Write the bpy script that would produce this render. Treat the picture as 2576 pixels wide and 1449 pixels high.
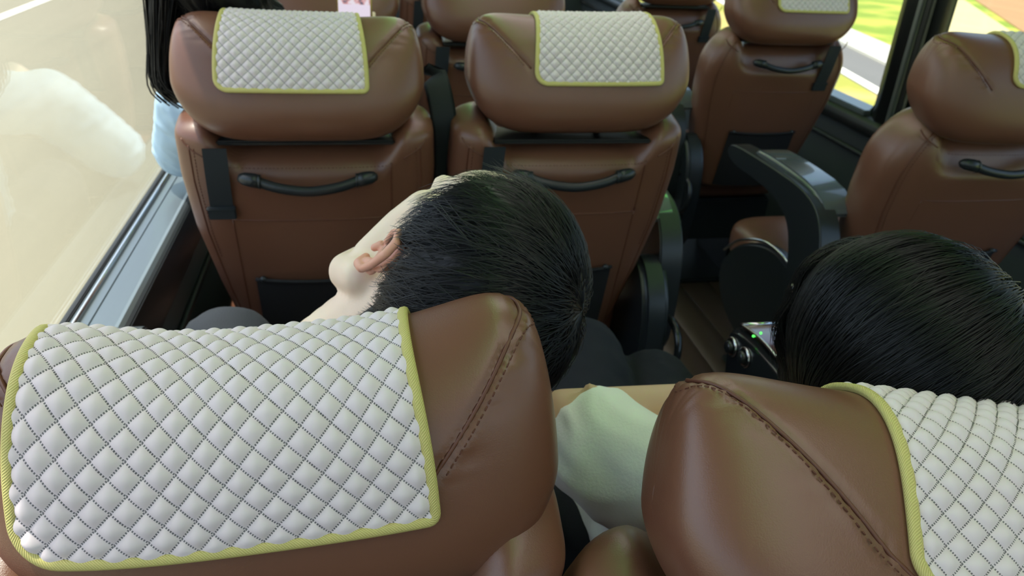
import bpy, bmesh, math, random
import numpy as np
from mathutils import Vector, Matrix, Euler, noise
from mathutils.bvhtree import BVHTree
from math import sin, cos, pi, radians

random.seed(7); rng = np.random.default_rng(7)
for o in list(bpy.data.objects): bpy.data.objects.remove(o)
scene = bpy.context.scene
C = scene.collection

# ------------------------------------------------------------------ camera, sky, sun, exposure
F, YAW, PITCH, ROLL = 1910.2, .2065, .4852, .0575
cy, sy, cp, sp = cos(YAW), sin(YAW), cos(PITCH), sin(PITCH)
fw = Vector((sy*cp, cy*cp, -sp)); ri = Vector((cy, -sy, 0)); up = ri.cross(fw)
r2 = cos(ROLL)*ri + sin(ROLL)*up; u2 = -sin(ROLL)*ri + cos(ROLL)*up
cd = bpy.data.cameras.new('camera'); cam = bpy.data.objects.new('camera', cd); C.objects.link(cam)
cam.matrix_world = Matrix(((r2.x, u2.x, -fw.x, 0), (r2.y, u2.y, -fw.y, 0), (r2.z, u2.z, -fw.z, 1.35), (0, 0, 0, 1)))
cd.sensor_width = 36; cd.lens = F/2576*36; cd.clip_start = .02; cd.clip_end = 500
cd.dof.use_dof = True; cd.dof.focus_distance = .50; cd.dof.aperture_fstop = 13
scene.camera = cam

world = bpy.data.worlds.new('world'); scene.world = world; world.use_nodes = True
wn = world.node_tree; wn.nodes.clear()
sky = wn.nodes.new('ShaderNodeTexSky'); sky.sky_type = 'NISHITA'; sky.sun_disc = False
sky.sun_elevation = radians(68); sky.sun_rotation = radians(-65); sky.air_density = 1.2; sky.dust_density = 3.0
bg = wn.nodes.new('ShaderNodeBackground'); bg.inputs['Strength'].default_value = .27
wo = wn.nodes.new('ShaderNodeOutputWorld')
wn.links.new(sky.outputs[0], bg.inputs[0]); wn.links.new(bg.outputs[0], wo.inputs[0])

sl = bpy.data.lights.new('sun', 'SUN'); sl.energy = 4.6; sl.angle = radians(.8); sl.color = (1, .95, .86)
sun = bpy.data.objects.new('sun', sl); C.objects.link(sun)
sdir = Vector((-.34, .16, .95)).normalized()
sun.rotation_euler = sdir.to_track_quat('Z', 'Y').to_euler(); sun.location = sdir*20

scene.view_settings.view_transform = 'Standard'; scene.view_settings.look = 'None'
scene.view_settings.gamma = 1; scene.view_settings.use_curve_mapping = False
scene.view_settings.exposure = .58
CEIL_FILL, CEIL_GREEN = 1.15, 3.6
scene.cycles.max_bounces = 8; scene.cycles.transparent_max_bounces = 12

# ------------------------------------------------------------------ helpers
def srgb(r, g, b):
    f = lambda c: c/12.92 if c <= .04045 else ((c+.055)/1.055)**2.4
    return (f(r/255), f(g/255), f(b/255), 1)

def mat(name, col, rough=.5, metal=0., spec=.5, bump=0, bscale=200, var=0, vscale=8, coat=0, emit=None, estr=0, sheen=0, aniso=None):
    m = bpy.data.materials.new(name); m.use_nodes = True
    nt = m.node_tree; b = nt.nodes['Principled BSDF']
    b.inputs['Base Color'].default_value = col; b.inputs['Roughness'].default_value = rough
    b.inputs['Metallic'].default_value = metal; b.inputs['Specular IOR Level'].default_value = spec
    b.inputs['Coat Weight'].default_value = coat; b.inputs['Sheen Weight'].default_value = sheen
    if emit: b.inputs['Emission Color'].default_value = emit; b.inputs['Emission Strength'].default_value = estr
    tc = nt.nodes.new('ShaderNodeTexCoord')
    if bump:
        n = nt.nodes.new('ShaderNodeTexNoise'); n.inputs['Scale'].default_value = bscale; n.inputs['Detail'].default_value = 3
        bp = nt.nodes.new('ShaderNodeBump'); bp.inputs['Strength'].default_value = bump; bp.inputs['Distance'].default_value = .002
        nt.links.new(tc.outputs['Object'], n.inputs['Vector']); nt.links.new(n.outputs['Fac'], bp.inputs['Height'])
        nt.links.new(bp.outputs['Normal'], b.inputs['Normal'])
    if var:
        n = nt.nodes.new('ShaderNodeTexNoise'); n.inputs['Scale'].default_value = vscale; n.inputs['Detail'].default_value = 4
        mp = nt.nodes.new('ShaderNodeMapping')
        if aniso: mp.inputs['Scale'].default_value = aniso
        mx = nt.nodes.new('ShaderNodeMix'); mx.data_type = 'RGBA'
        mx.inputs[6].default_value = tuple(c*(1-var) for c in col[:3])+(1,); mx.inputs[7].default_value = tuple(min(1, c*(1+var)) for c in col[:3])+(1,)
        nt.links.new(tc.outputs['Object'], mp.inputs['Vector']); nt.links.new(mp.outputs['Vector'], n.inputs['Vector'])
        nt.links.new(n.outputs['Fac'], mx.inputs[0]); nt.links.new(mx.outputs[2], b.inputs['Base Color'])
    return m

M = {}
M['leather'] = mat('leather', srgb(112, 74, 57), .34, bump=.10, bscale=900, spec=.62, var=.06, vscale=12)
M['leather_seam'] = mat('leather_seam', srgb(98, 58, 42), .45)
M['thread'] = mat('thread', srgb(92, 50, 34), .7)
M['black_plastic'] = mat('black_plastic', srgb(36, 40, 43), .32, bump=.05, bscale=700)
M['gloss_black'] = mat('gloss_black', srgb(30, 32, 34), .16)
M['pad'] = mat('pad', srgb(78, 86, 88), .26, coat=.8)
M['webbing'] = mat('webbing', srgb(30, 36, 42), .75, bump=.3, bscale=900)
M['net'] = mat('net', srgb(26, 24, 25), .8, bump=.4, bscale=500)
M['chrome'] = mat('chrome', srgb(215, 218, 222), .15, metal=1)
M['veneer'] = mat('veneer', srgb(96, 46, 26), .12, coat=.8, var=.35, vscale=14, aniso=(1, .12, 1))
M['skin'] = mat('skin', srgb(240, 216, 194), .5, bump=.08, bscale=500, var=.05, vscale=25)
M['skin_arm'] = mat('skin_arm', srgb(206, 172, 140), .5, bump=.06, bscale=500)
M['ear_skin'] = mat('ear_skin', srgb(220, 160, 138), .45)
for k in ('skin', 'skin_arm', 'ear_skin'):
    b = M[k].node_tree.nodes['Principled BSDF']; b.inputs['Subsurface Weight'].default_value = .15; b.inputs['Subsurface Radius'].default_value = (.01, .004, .002)
M['hair'] = mat('hair', (.006, .006, .0078, 1), .42, spec=.28)
M['hair_dark'] = mat('hair_dark', (.005, .0054, .006, 1), .42, spec=.26)
M['shirt_white'] = mat('shirt_white', srgb(240, 243, 240), .85, bump=.25, bscale=350, sheen=.2)
M['shirt_blue'] = mat('shirt_blue', srgb(186, 214, 236), .85, bump=.2, bscale=60)
M['navy'] = mat('navy', srgb(15, 18, 30), .9, bump=.3, bscale=400)
M['denim'] = mat('denim', srgb(30, 35, 44), .85, bump=.3, bscale=400)
M['phone_case'] = mat('phone_case', srgb(190, 160, 110), .3, metal=.6)
M['sill'] = mat('sill', srgb(122, 131, 136), .32, metal=.55, var=.12, vscale=20, aniso=(1, .1, 1))
M['sill_dark'] = mat('sill_dark', srgb(84, 92, 96), .4, metal=.4)
M['rubber'] = mat('rubber', srgb(20, 21, 22), .5)
M['panel'] = mat('panel', srgb(58, 64, 66), .6, bump=.15, bscale=250)
M['pillar'] = mat('pillar', srgb(26, 29, 30), .45)
M['rail'] = mat('rail', srgb(120, 124, 124), .35, metal=.6)
M['plank'] = mat('plank', srgb(70, 56, 46), .42, var=.3, vscale=18, aniso=(1, .08, 1), bump=.1, bscale=60)
M['underfloor'] = mat('underfloor', srgb(20, 17, 15), .8)
M['ceiling'] = mat('ceiling', srgb(200, 198, 190), .7)
M['lamp_white'] = mat('lamp_white', (1, 1, 1, 1), emit=(1, .88, .94, 1), estr=CEIL_FILL)  # emission of the added white fill panels
M['lamp_green'] = mat('lamp_green', (.2, 1, .3, 1), emit=(.22, 1, .16, 1), estr=CEIL_GREEN)
M['led'] = mat('led', (.1, .8, .1, 1), emit=(.1, 1, .12, 1), estr=1.2)  # glow that imitates a green reflection on the console
M['road'] = mat('road', srgb(136, 130, 108), .85, var=.10, vscale=3, aniso=(1, .06, 1))
M['asphalt'] = mat('asphalt', srgb(104, 103, 99), .85, var=.12, vscale=2.5, aniso=(1, .06, 1))
M['roadline'] = mat('roadline', srgb(225, 222, 205), .8)
M['kerb'] = mat('kerb', srgb(178, 176, 164), .85, var=.06)
M['dirt'] = mat('dirt', srgb(152, 118, 76), .9, var=.16, vscale=1.2, aniso=(1, .15, 1))
M['dry'] = mat('dry', srgb(180, 170, 120), .9, var=.12, vscale=1)

def two_tone(name, c1, c2, scale, lo=.42, hi=.6):
    m = bpy.data.materials.new(name); m.use_nodes = True; nt = m.node_tree; b = nt.nodes['Principled BSDF']
    b.inputs['Roughness'].default_value = .9
    tc = nt.nodes.new('ShaderNodeTexCoord'); n = nt.nodes.new('ShaderNodeTexNoise'); n.inputs['Scale'].default_value = scale; n.inputs['Detail'].default_value = 6
    r = nt.nodes.new('ShaderNodeValToRGB'); r.color_ramp.elements[0].position = lo; r.color_ramp.elements[1].position = hi
    r.color_ramp.elements[0].color = c1; r.color_ramp.elements[1].color = c2
    nt.links.new(tc.outputs['Object'], n.inputs['Vector']); nt.links.new(n.outputs['Fac'], r.inputs[0]); nt.links.new(r.outputs[0], b.inputs['Base Color'])
    return m
M['grass'] = two_tone('grass', srgb(112, 134, 28), srgb(158, 162, 56), .9)
M['verge'] = two_tone('verge', srgb(146, 146, 54), srgb(180, 158, 90), .8)

def glass_mat():
    m = bpy.data.materials.new('window_glass'); m.use_nodes = True; nt = m.node_tree; nt.nodes.clear()
    o = nt.nodes.new('ShaderNodeOutputMaterial'); t = nt.nodes.new('ShaderNodeBsdfTransparent'); t.inputs[0].default_value = (.93, .95, .93, 1)
    g = nt.nodes.new('ShaderNodeBsdfGlossy'); g.inputs['Roughness'].default_value = .015
    lw = nt.nodes.new('ShaderNodeLayerWeight'); lw.inputs['Blend'].default_value = .5
    pw_ = nt.nodes.new('ShaderNodeMath'); pw_.operation = 'POWER'; pw_.inputs[1].default_value = 5; nt.links.new(lw.outputs['Facing'], pw_.inputs[0])
    fr = nt.nodes.new('ShaderNodeMath'); fr.operation = 'MULTIPLY_ADD'; fr.inputs[1].default_value = .8; fr.inputs[2].default_value = .035; nt.links.new(pw_.outputs[0], fr.inputs[0])
    mx = nt.nodes.new('ShaderNodeMixShader')
    nt.links.new(fr.outputs[0], mx.inputs[0]); nt.links.new(t.outputs[0], mx.inputs[1]); nt.links.new(g.outputs[0], mx.inputs[2]); nt.links.new(mx.outputs[0], o.inputs[0])
    return m
M['glass'] = glass_mat()

def quilt_mat(name, col, thread):
    # uv = stitch-line coordinates p,q ; dots of thread sit along every integer line
    m = bpy.data.materials.new(name); m.use_nodes = True; nt = m.node_tree; L = nt.links
    b = nt.nodes['Principled BSDF']; b.inputs['Roughness'].default_value = .62; b.inputs['Specular IOR Level'].default_value = .3
    uv = nt.nodes.new('ShaderNodeUVMap'); uv.uv_map = 'uv'; s = nt.nodes.new('ShaderNodeSeparateXYZ'); L.new(uv.outputs[0], s.inputs[0])
    def mth(op, a, bv=None, c=None):
        n = nt.nodes.new('ShaderNodeMath'); n.operation = op
        for i, v in enumerate((a, bv, c)):
            if v is None: continue
            if isinstance(v, (int, float)): n.inputs[i].default_value = v
            else: L.new(v, n.inputs[i])
        return n.outputs[0]
    def lines(a, bb):
        d = mth('PINGPONG', a, .5)
        near = mth('LESS_THAN', d, .045)
        dash = mth('GREATER_THAN', mth('SINE', mth('MULTIPLY', bb, 2*pi*8)), -.1)
        return mth('MULTIPLY', near, dash)
    k = mth('MAXIMUM', lines(s.outputs[0], s.outputs[1]), lines(s.outputs[1], s.outputs[0]))
    mx = nt.nodes.new('ShaderNodeMix'); mx.data_type = 'RGBA'; mx.inputs[6].default_value = col; mx.inputs[7].default_value = thread
    L.new(k, mx.inputs[0]); L.new(mx.outputs[2], b.inputs['Base Color'])
    return m
M['quilt'] = quilt_mat('quilt', srgb(222, 209, 214), srgb(116, 112, 116))

def twill_mat():
    m = bpy.data.materials.new('binding_twill'); m.use_nodes = True; nt = m.node_tree; L = nt.links
    b = nt.nodes['Principled BSDF']; b.inputs['Roughness'].default_value = .6
    uv = nt.nodes.new('ShaderNodeUVMap'); uv.uv_map = 'uv'
    w = nt.nodes.new('ShaderNodeTexWave'); w.inputs['Scale'].default_value = 1.0; w.bands_direction = 'DIAGONAL'
    L.new(uv.outputs[0], w.inputs['Vector'])
    mx = nt.nodes.new('ShaderNodeMix'); mx.data_type = 'RGBA'; mx.inputs[6].default_value = srgb(184, 172, 98); mx.inputs[7].default_value = srgb(214, 203, 132)
    L.new(w.outputs['Fac'], mx.inputs[0]); L.new(mx.outputs[2], b.inputs['Base Color'])
    bp = nt.nodes.new('ShaderNodeBump'); bp.inputs['Strength'].default_value = .5; bp.inputs['Distance'].default_value = .0006
    L.new(w.outputs['Fac'], bp.inputs['Height']); L.new(bp.outputs[0], b.inputs['Normal'])
    return m
M['binding'] = twill_mat()

def screen_mat():
    m = bpy.data.materials.new('phone_screen'); m.use_nodes = True; nt = m.node_tree; L = nt.links
    b = nt.nodes['Principled BSDF']; b.inputs['Base Color'].default_value = (.02, .02, .02, 1); b.inputs['Roughness'].default_value = .1
    tc = nt.nodes.new('ShaderNodeTexCoord'); s = nt.nodes.new('ShaderNodeSeparateXYZ'); L.new(tc.outputs['Object'], s.inputs[0])
    n = nt.nodes.new('ShaderNodeTexNoise'); n.inputs['Scale'].default_value = 45; L.new(tc.outputs['Object'], n.inputs['Vector'])
    r = nt.nodes.new('ShaderNodeValToRGB'); cr = r.color_ramp
    cr.elements[0].color = srgb(70, 96, 120); cr.elements[0].position = .38; cr.elements[1].color = srgb(236, 226, 236); cr.elements[1].position = .58
    e = cr.elements.new(.48); e.color = srgb(214, 150, 150)
    L.new(n.outputs['Fac'], r.inputs[0])
    g = nt.nodes.new('ShaderNodeMath'); g.operation = 'GREATER_THAN'; g.inputs[1].default_value = .078; L.new(s.outputs[2], g.inputs[0])
    mx = nt.nodes.new('ShaderNodeMix'); mx.data_type = 'RGBA'; mx.inputs[6].default_value = srgb(236, 224, 240)
    L.new(g.outputs[0], mx.inputs[0]); L.new(r.outputs[0], mx.inputs[7]); L.new(mx.outputs[2], b.inputs['Emission Color']); b.inputs['Emission Strength'].default_value = .62
    return m
M['screen'] = screen_mat()

def mesh(name, v, f, m=None, smooth=True):
    me = bpy.data.meshes.new(name)
    me.from_pydata([tuple(x) for x in v], [], [tuple(x) for x in f])
    if smooth: me.polygons.foreach_set('use_smooth', [True]*len(me.polygons))
    if m: me.materials.append(M[m] if isinstance(m, str) else m)
    me.update(); return me

def link(name, me, parent=None, loc=None, rot=None, label=None):
    o = bpy.data.objects.new(name, me); C.objects.link(o)
    if parent: o.parent = parent
    if loc is not None: o.location = loc
    if rot is not None: o.rotation_euler = rot
    if label: o['label'] = label
    return o

def thing(o, label, cat, group=None):
    o['label'] = label; o['category'] = cat
    if group: o['group'] = group
    return o

def struct(o, label=None):
    o['kind'] = 'structure'
    if label: o['label'] = label
    return o

def empty(name, loc, rotz=0):
    o = bpy.data.objects.new(name, None); C.objects.link(o); o.location = loc; o.rotation_euler = (0, 0, rotz); o.empty_display_size = .05
    return o

def grid_faces(nu, nv, closeu=False, closev=False, off=0):
    f = []
    for i in range(nu if closeu else nu-1):
        for j in range(nv if closev else nv-1):
            a = i*nv+j; b = ((i+1) % nu)*nv+j; c = ((i+1) % nu)*nv+(j+1) % nv; d = i*nv+(j+1) % nv
            f.append((a+off, b+off, c+off, d+off))
    return f

class MB:
    def __init__(s): s.v = []; s.f = []
    def add(s, v, f):
        o = len(s.v); s.v += [tuple(x) for x in v]; s.f += [tuple(i+o for i in q) for q in f]
    def box(s, lo, hi):
        x0, y0, z0 = lo; x1, y1, z1 = hi
        s.add([(x0, y0, z0), (x1, y0, z0), (x1, y1, z0), (x0, y1, z0), (x0, y0, z1), (x1, y0, z1), (x1, y1, z1), (x0, y1, z1)],
              [(0, 3, 2, 1), (4, 5, 6, 7), (0, 1, 5, 4), (1, 2, 6, 5), (2, 3, 7, 6), (3, 0, 4, 7)])
    def tube(s, pts, r, n=10, cap=True, nrm=None, flat=1.0):
        pts = [np.array(p, float) for p in pts]; k = len(pts)
        rr = [r]*k if np.isscalar(r) else r
        V = []; ref = np.array((.123, .456, .88)) if nrm is None else None
        prev = None
        for i in range(k):
            t = pts[min(i+1, k-1)]-pts[max(i-1, 0)]; t /= np.linalg.norm(t)+1e-12
            if nrm is not None: a = np.array(nrm[i], float)
            else: a = ref if prev is None else prev
            a = a-t*np.dot(a, t); a /= np.linalg.norm(a)+1e-12; prev = a
            b = np.cross(t, a)
            for j in range(n):
                q = 2*pi*j/n; V.append(pts[i]+rr[i]*(cos(q)*b+sin(q)*a*flat))
        F_ = []
        for i in range(k-1):
            for j in range(n): F_.append((i*n+j, i*n+(j+1) % n, (i+1)*n+(j+1) % n, (i+1)*n+j))
        if cap: F_.append(tuple(range(n-1, -1, -1))); F_.append(tuple((k-1)*n+j for j in range(n)))
        s.add(V, F_)
    def prism(s, poly, axis, a, b):
        # extrude a 2D outline (other two axes, cyclic order) between a and b on axis
        n = len(poly); V = []
        for t in (a, b):
            for p in poly:
                V.append({0: (t, p[0], p[1]), 1: (p[0], t, p[1]), 2: (p[0], p[1], t)}[axis])
        F_ = [tuple(range(n)), tuple(range(2*n-1, n-1, -1))]
        for i in range(n): F_.append((i, i+n, (i+1) % n+n, (i+1) % n))
        s.add(V, F_)
    def ball(s, c, r, n=8):
        r = (r, r, r) if np.isscalar(r) else r; V = []; m = 2*n
        for i in range(n+1):
            for j in range(m):
                a = pi*i/n; b = 2*pi*j/m; V.append((c[0]+r[0]*sin(a)*cos(b), c[1]+r[1]*sin(a)*sin(b), c[2]+r[2]*cos(a)))
        F_ = []
        for i in range(n):
            for j in range(m): F_.append((i*m+j, (i+1)*m+j, (i+1)*m+(j+1) % m, i*m+(j+1) % m))
        s.add(V, F_)
    def done(s, name, m=None, smooth=False, bevel=0, seg=2):
        me = mesh(name, s.v, s.f, m, smooth)
        bm = bmesh.new(); bm.from_mesh(me); bmesh.ops.recalc_face_normals(bm, faces=bm.faces)
        if bevel:
            es = [e for e in bm.edges if len(e.link_faces) == 2 and e.calc_face_angle() > .5]
            bmesh.ops.bevel(bm, geom=es, offset=bevel, segments=seg, affect='EDGES', clamp_overlap=True)
            for f in bm.faces: f.smooth = True
        bm.to_mesh(me); bm.free()
        if bevel:
            try: me.set_sharp_from_angle(angle=radians(50))
            except Exception: pass
        return me

def spow(a, e): return np.sign(a)*np.abs(a)**e
def sstep(x): x = np.clip(x, 0, 1); return x*x*(3-2*x)
def smooth_poly(pts, it=2):
    # Chaikin corner cutting of a closed outline
    for _ in range(it):
        q = []
        for i in range(len(pts)):
            a = np.array(pts[i]); b = np.array(pts[(i+1) % len(pts)]); q += [tuple(.75*a+.25*b), tuple(.25*a+.75*b)]
        pts = q
    return pts
def smooth_path(pts, n=24):
    P = np.array(pts, float); d = np.r_[0, np.cumsum(np.linalg.norm(np.diff(P, axis=0), axis=1))]
    # Catmull-Rom
    out = []
    for t in np.linspace(0, len(P)-1, n):
        i = min(int(t), len(P)-2); u = t-i
        p0 = P[max(i-1, 0)]; p1 = P[i]; p2 = P[i+1]; p3 = P[min(i+2, len(P)-1)]
        out.append(.5*((2*p1)+(p2-p0)*u+(2*p0-5*p1+4*p2-p3)*u*u+(3*p1-p0-3*p2+p3)*u**3))
    return np.array(out)

# ------------------------------------------------------------------ exterior (ground seen through the windows)
GZ = -.9
def ground(name, poly, z, m, label):
    b = MB(); b.prism(poly, 2, z-.05, z); return struct(link(name, b.done(name, m)), label)
ground('road', [(-60, -60), (-1.3, -60), (-1.3, 160), (-60, 160)], GZ, 'road', 'pale sunlit road surface passing the left windows')
ground('trim_1', [(-5.75, -60), (-5.55, -60), (-5.55, 160), (-5.75, 160)], GZ+.006, 'roadline', 'white painted line along the road on the left')
ground('grass_field', [(-1.3, -60), (160, -60), (160, 160), (-1.3, 160)], GZ-.01, 'grass', 'bright green grass beyond the road on the right')
ca, sa = cos(radians(11)), sin(radians(11))
def strip(p0, p1): return [(p0*ca-40*sa*-1*-1, 0)] and [(p*ca+q*sa, -p*sa+q*ca) for p, q in ((p0, -60), (p1, -60), (p1, 120), (p0, 120))]
ground('verge', strip(2.2, 4.95), GZ+.004, 'verge', 'dry yellow green verge beside the right hand road')
ground('side_road', strip(4.95, 6.05), GZ+.008, 'asphalt', 'grey side road seen through the right window')
ground('trim_2', strip(4.98, 5.16), GZ+.014, 'roadline', 'white edge line of the side road')
ground('trim_3', strip(6.0, 6.85), GZ+.05, 'kerb', 'pale concrete kerb along the side road')
ground('dirt_field', [(10.5, 9.0), (14.0, 14.6), (17.8, 20.9), (60, 80), (160, 80), (160, 9)], GZ+.02, 'dirt', 'ploughed tan field seen through the rear right window')
ground('dry_patch', [(10.2, 10.5), (13.7, 14.6), (17.4, 20.9), (15.2, 19.8), (12.2, 15.2), (9.4, 11)], GZ+.015, 'dry', 'pale dry strip between grass and tan field')

# ------------------------------------------------------------------ bus shell
XL, XR, Y0, Y1, ZC = -.49, 1.75, -1.6, 6.2, 1.90
SZ = .69
# floor with planks
b = MB(); b.box((XL-.05, Y0, -.06), (XR+.05, Y1, -.012)); floor = struct(link('floor', b.done('floor', 'underfloor')), 'dark wood plank floor of the bus')
b = MB(); pw = .118; b.box((0, Y0, -.012), (pw, Y1, 0)); plank_me = b.done('plank', 'plank', bevel=.0018, seg=1)
x = XL
while x < XR:
    link('plank', plank_me, floor, (x, 0, 0)); x += pw+.0025
# left wall
b = MB(); b.box((-.50, Y0, -.02), (-.40, Y1, SZ-.05)); wl = struct(link('wall_left', b.done('wall_left', 'panel', bevel=.004)), 'dark grey side wall panel under the left window')
b = MB(); b.prism(smooth_poly([(-.405, SZ-.10), (-.398, SZ-.02), (-.40, SZ+.0), (-.385, SZ-.005), (-.382, SZ-.10)], 1), 1, Y0, Y1)
link('sill_trim', b.done('sill_trim', 'rubber', bevel=.002), wl, label='black trim strip under the sill')
b = MB(); b.tube([(-.394, Y0, .50), (-.394, Y1, .50)], .008, 8); link('rail', b.done('rail', 'rubber', True), wl)
b = MB(); b.box((-.50, Y0, ZC-.17), (-.44, Y1, ZC)); link('upper_panel', b.done('upper_panel', 'panel', bevel=.004), wl)
for yy in (-1.45, 2.95, 4.6):
    b = MB(); b.box((-.50, yy, SZ), (-.44, yy+.11, ZC-.15)); link('pillar', b.done('pillar', 'pillar', bevel=.008), wl)
# window 1 : left glass with its sill
w1 = struct(empty('window_1', (0, 0, SZ)), 'long left side window with a grey aluminium sill')
b = MB(); b.prism([(-.484, -.06), (-.484, .001), (-.470, .003), (-.468, -.001), (-.4545, -.001), (-.4535, -.004), (-.452, -.004), (-.451, -.0005),
                   (-.412, -.0015), (-.404, .002), (-.398, -.004), (-.398, -.06)], 1, Y0, Y1)
link('window_sill', b.done('window_sill', 'sill'), w1, label='grey aluminium window sill with long grooves')
b = MB(); b.tube([(-.474, Y0, .003), (-.474, Y1, .003)], .004, 8); link('sill_bead', b.done('sill_bead', 'chrome', True), w1)
b = MB(); b.box((-.496, Y0, -.03), (-.4845, Y1, .006)); link('gasket', b.done('gasket', 'rubber', bevel=.002), w1)
b = MB(); b.box((-.4915, Y0, .0), (-.4885, Y1, ZC-.17-SZ)); link('pane', b.done('pane', 'glass'), w1)
# right wall, pillar, windows
RS = .735
b = MB(); b.box((1.735, Y0, -.02), (1.80, Y1, RS-.07)); wr = struct(link('wall_right', b.done('wall_right', 'panel', bevel=.004)), 'dark green grey panel below the right windows')
b = MB(); b.prism(smooth_poly([(1.70, RS-.085), (1.70, RS-.04), (1.735, RS-.025), (1.80, RS-.025), (1.80, RS-.10), (1.74, RS-.10)], 1), 1, Y0, Y1)
link('ledge', b.done('ledge', 'pillar', bevel=.003), wr)
b = MB(); b.tube([(1.725, Y0, RS-.16), (1.725, Y1, RS-.16)], .01, 8); link('rail', b.done('rail', 'pillar', True), wr)
b = MB(); b.box((1.70, Y0, ZC-.17), (1.80, Y1, ZC)); link('upper_panel', b.done('upper_panel', 'panel', bevel=.004), wr)
def pillar_r(ya, yb):
    b = MB(); b.prism(smooth_poly([(1.715, ya+.01), (1.80, ya), (1.80, yb), (1.715, yb-.02)], 1), 2, RS-.03, ZC-.15)
    p = link('pillar', b.done('pillar', 'pillar', True), wr)
    b = MB(); b.box((1.698, ya+.05, RS-.05), (1.712, ya+.072, ZC-.15)); link('pillar_rail', b.done('pillar_rail', 'rail', bevel=.003), p)
    b = MB(); b.box((1.700, ya+.012, RS-.05), (1.716, ya+.036, ZC-.15)); link('pillar_rail', b.done('pillar_rail', 'rubber', bevel=.003), p)
    # rounded lower corners of the window openings
    for yc, s in ((yb-.012, 1), (ya+.004, -1)):
        pts = [(yc, RS-.03), (yc+s*.07, RS-.03)]+[(yc+s*(.07-.07*sin(a)), RS-.03+.07*(1-cos(a))) for a in np.linspace(.0, pi/2, 8)]
        b = MB(); b.prism(pts, 0, 1.742, 1.79); link('corner_fillet', b.done('corner_fillet', 'pillar'), p)
pillar_r(2.155, 2.365); pillar_r(4.2, 4.4); pillar_r(-1.0, -.8)
def win_r(n, ya, yb, lab):
    w = struct(empty('window_%d' % n, (1.765, (ya+yb)/2, RS)), lab); h = (yb-ya)/2
    b = MB(); b.box((-.002, -h, -.03), (.002, h, ZC-.17-RS)); link('pane', b.done('pane', 'glass'), w)
    b = MB(); b.box((-.05, -h, -.032), (.03, h, -.012)); link('window_sill', b.done('window_sill', 'sill', bevel=.004), w)
win_r(2, 2.365, 4.2, 'right side window ahead of the black pillar'); win_r(3, -.8, 2.155, 'right side window behind the black pillar'); win_r(4, 4.4, 6.1, 'foremost right side window')
# ceiling, rear and front walls
b = MB(); b.box((XL-.02, Y0, ZC), (XR+.06, Y1, ZC+.05)); struct(link('ceiling', b.done('ceiling', 'ceiling')))
b = MB(); b.box((XL-.02, Y0-.05, 0), (XR+.06, Y0, .95)); b.box((XL-.02, Y0-.05, 1.75), (XR+.06, Y0, ZC)); wb = struct(link('wall_back', b.done('wall_back', 'panel')))
b = MB(); b.box((XL, Y0-.03, .95), (XR+.04, Y0-.026, 1.75)); link('pane', b.done('pane', 'glass'), wb)
b = MB(); b.box((XL-.02, Y1, 0), (XR+.06, Y1+.05, .85)); b.box((XL-.02, Y1, 1.8), (XR+.06, Y1+.05, ZC)); wf = struct(link('wall_front', b.done('wall_front', 'panel')))
b = MB(); b.box((XL, Y1+.02, .85), (XR+.04, Y1+.024, 1.8)); link('pane', b.done('pane', 'glass'), wf)
def lamp(x, w, ya, yb, m, lab):  # builds the green strips and the added white fill panels
    r = empty('ceiling_light', (x, (ya+yb)/2, ZC)); h = (yb-ya)/2
    b = MB(); b.box((-w/2-.02, -h-.02, -.022), (w/2+.02, h+.02, 0)); link('housing', b.done('housing', 'ceiling', bevel=.004), r)
    b = MB(); b.box((-w/2, -h, -.03), (w/2, h, -.02)); link('diffuser', b.done('diffuser', m, bevel=.003), r)
    thing(r, lab, 'light')
lamp(.50, .42, -1.3, .55, 'lamp_white', 'white ceiling light panel over the rear seats')  # white panels are added, unseen, to brighten the dim interior
lamp(.50, .42, .9, 2.6, 'lamp_white', 'white ceiling light panel over the middle seats')
lamp(.50, .42, 2.95, 5.6, 'lamp_white', 'white ceiling light panel over the front seats')
lamp(.22, .045, -.6, 5.5, 'lamp_green', 'green light strip on the ceiling over the seat pairs')
lamp(1.18, .03, -.6, 5.5, 'lamp_green', 'green light strip on the ceiling over the single seats')

# ------------------------------------------------------------------ headrest surface
HW, HH, HT, NX, NS = .206, .100, .074, 6.0, 2.5
HORN = .022
def hr_point(x, th, groove=False):
    x = np.asarray(x, float); th = np.asarray(th, float)
    xn = np.clip(np.abs(x)/HW, 0, 1)
    r = np.clip(1-xn**NX, 0, 1)**(1/NX)
    c, s = spow(np.cos(th), 2/NS), spow(np.sin(th), 2/NS)
    zn = r*s
    rt = np.clip(1-xn**3.4, 0, 1)**(1/3.4)          # thickness falls off earlier than height: pillowy back
    y = HT*(.35*r+.65*rt)*c
    y = np.where(c < 0, y*(1+.10*(1-xn**2)+.22*.5*(.30-zn+np.sqrt((.30-zn)**2+.08))), y*.92)
    z = HH*zn+HORN*xn**(4 if HORN < .03 else 3)*np.clip(zn, 0, 1)**2
    tap = 1-.085*np.clip(zn, 0, 1)**2.2-.27*np.clip(-zn, 0, 1)**1.6
    P = np.stack([x*tap, y+.012*zn, z], -1)
    return P
def hr_seam_x(th, sgn):
    s = np.abs(np.sin(th))**(2/NS)*np.sign(np.sin(th))
    return sgn*HW*(.935-.56*np.clip(1-s, 0, 1.5)-.05*np.sin(np.clip(1-s, 0, 1)*pi))
def hr_normal(x, th):
    e = 1e-4
    a = hr_point(x+e, th)-hr_point(x-e, th); b_ = hr_point(x, th+1e-3)-hr_point(x, th-1e-3)
    n = np.cross(b_, a); n /= np.linalg.norm(n, axis=-1, keepdims=True)+1e-12
    p = hr_point(x, th); flip = np.sign((n*(p*np.array((.2, 1, 1)))).sum(-1, keepdims=True)); return n*np.where(flip == 0, 1, flip)
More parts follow.
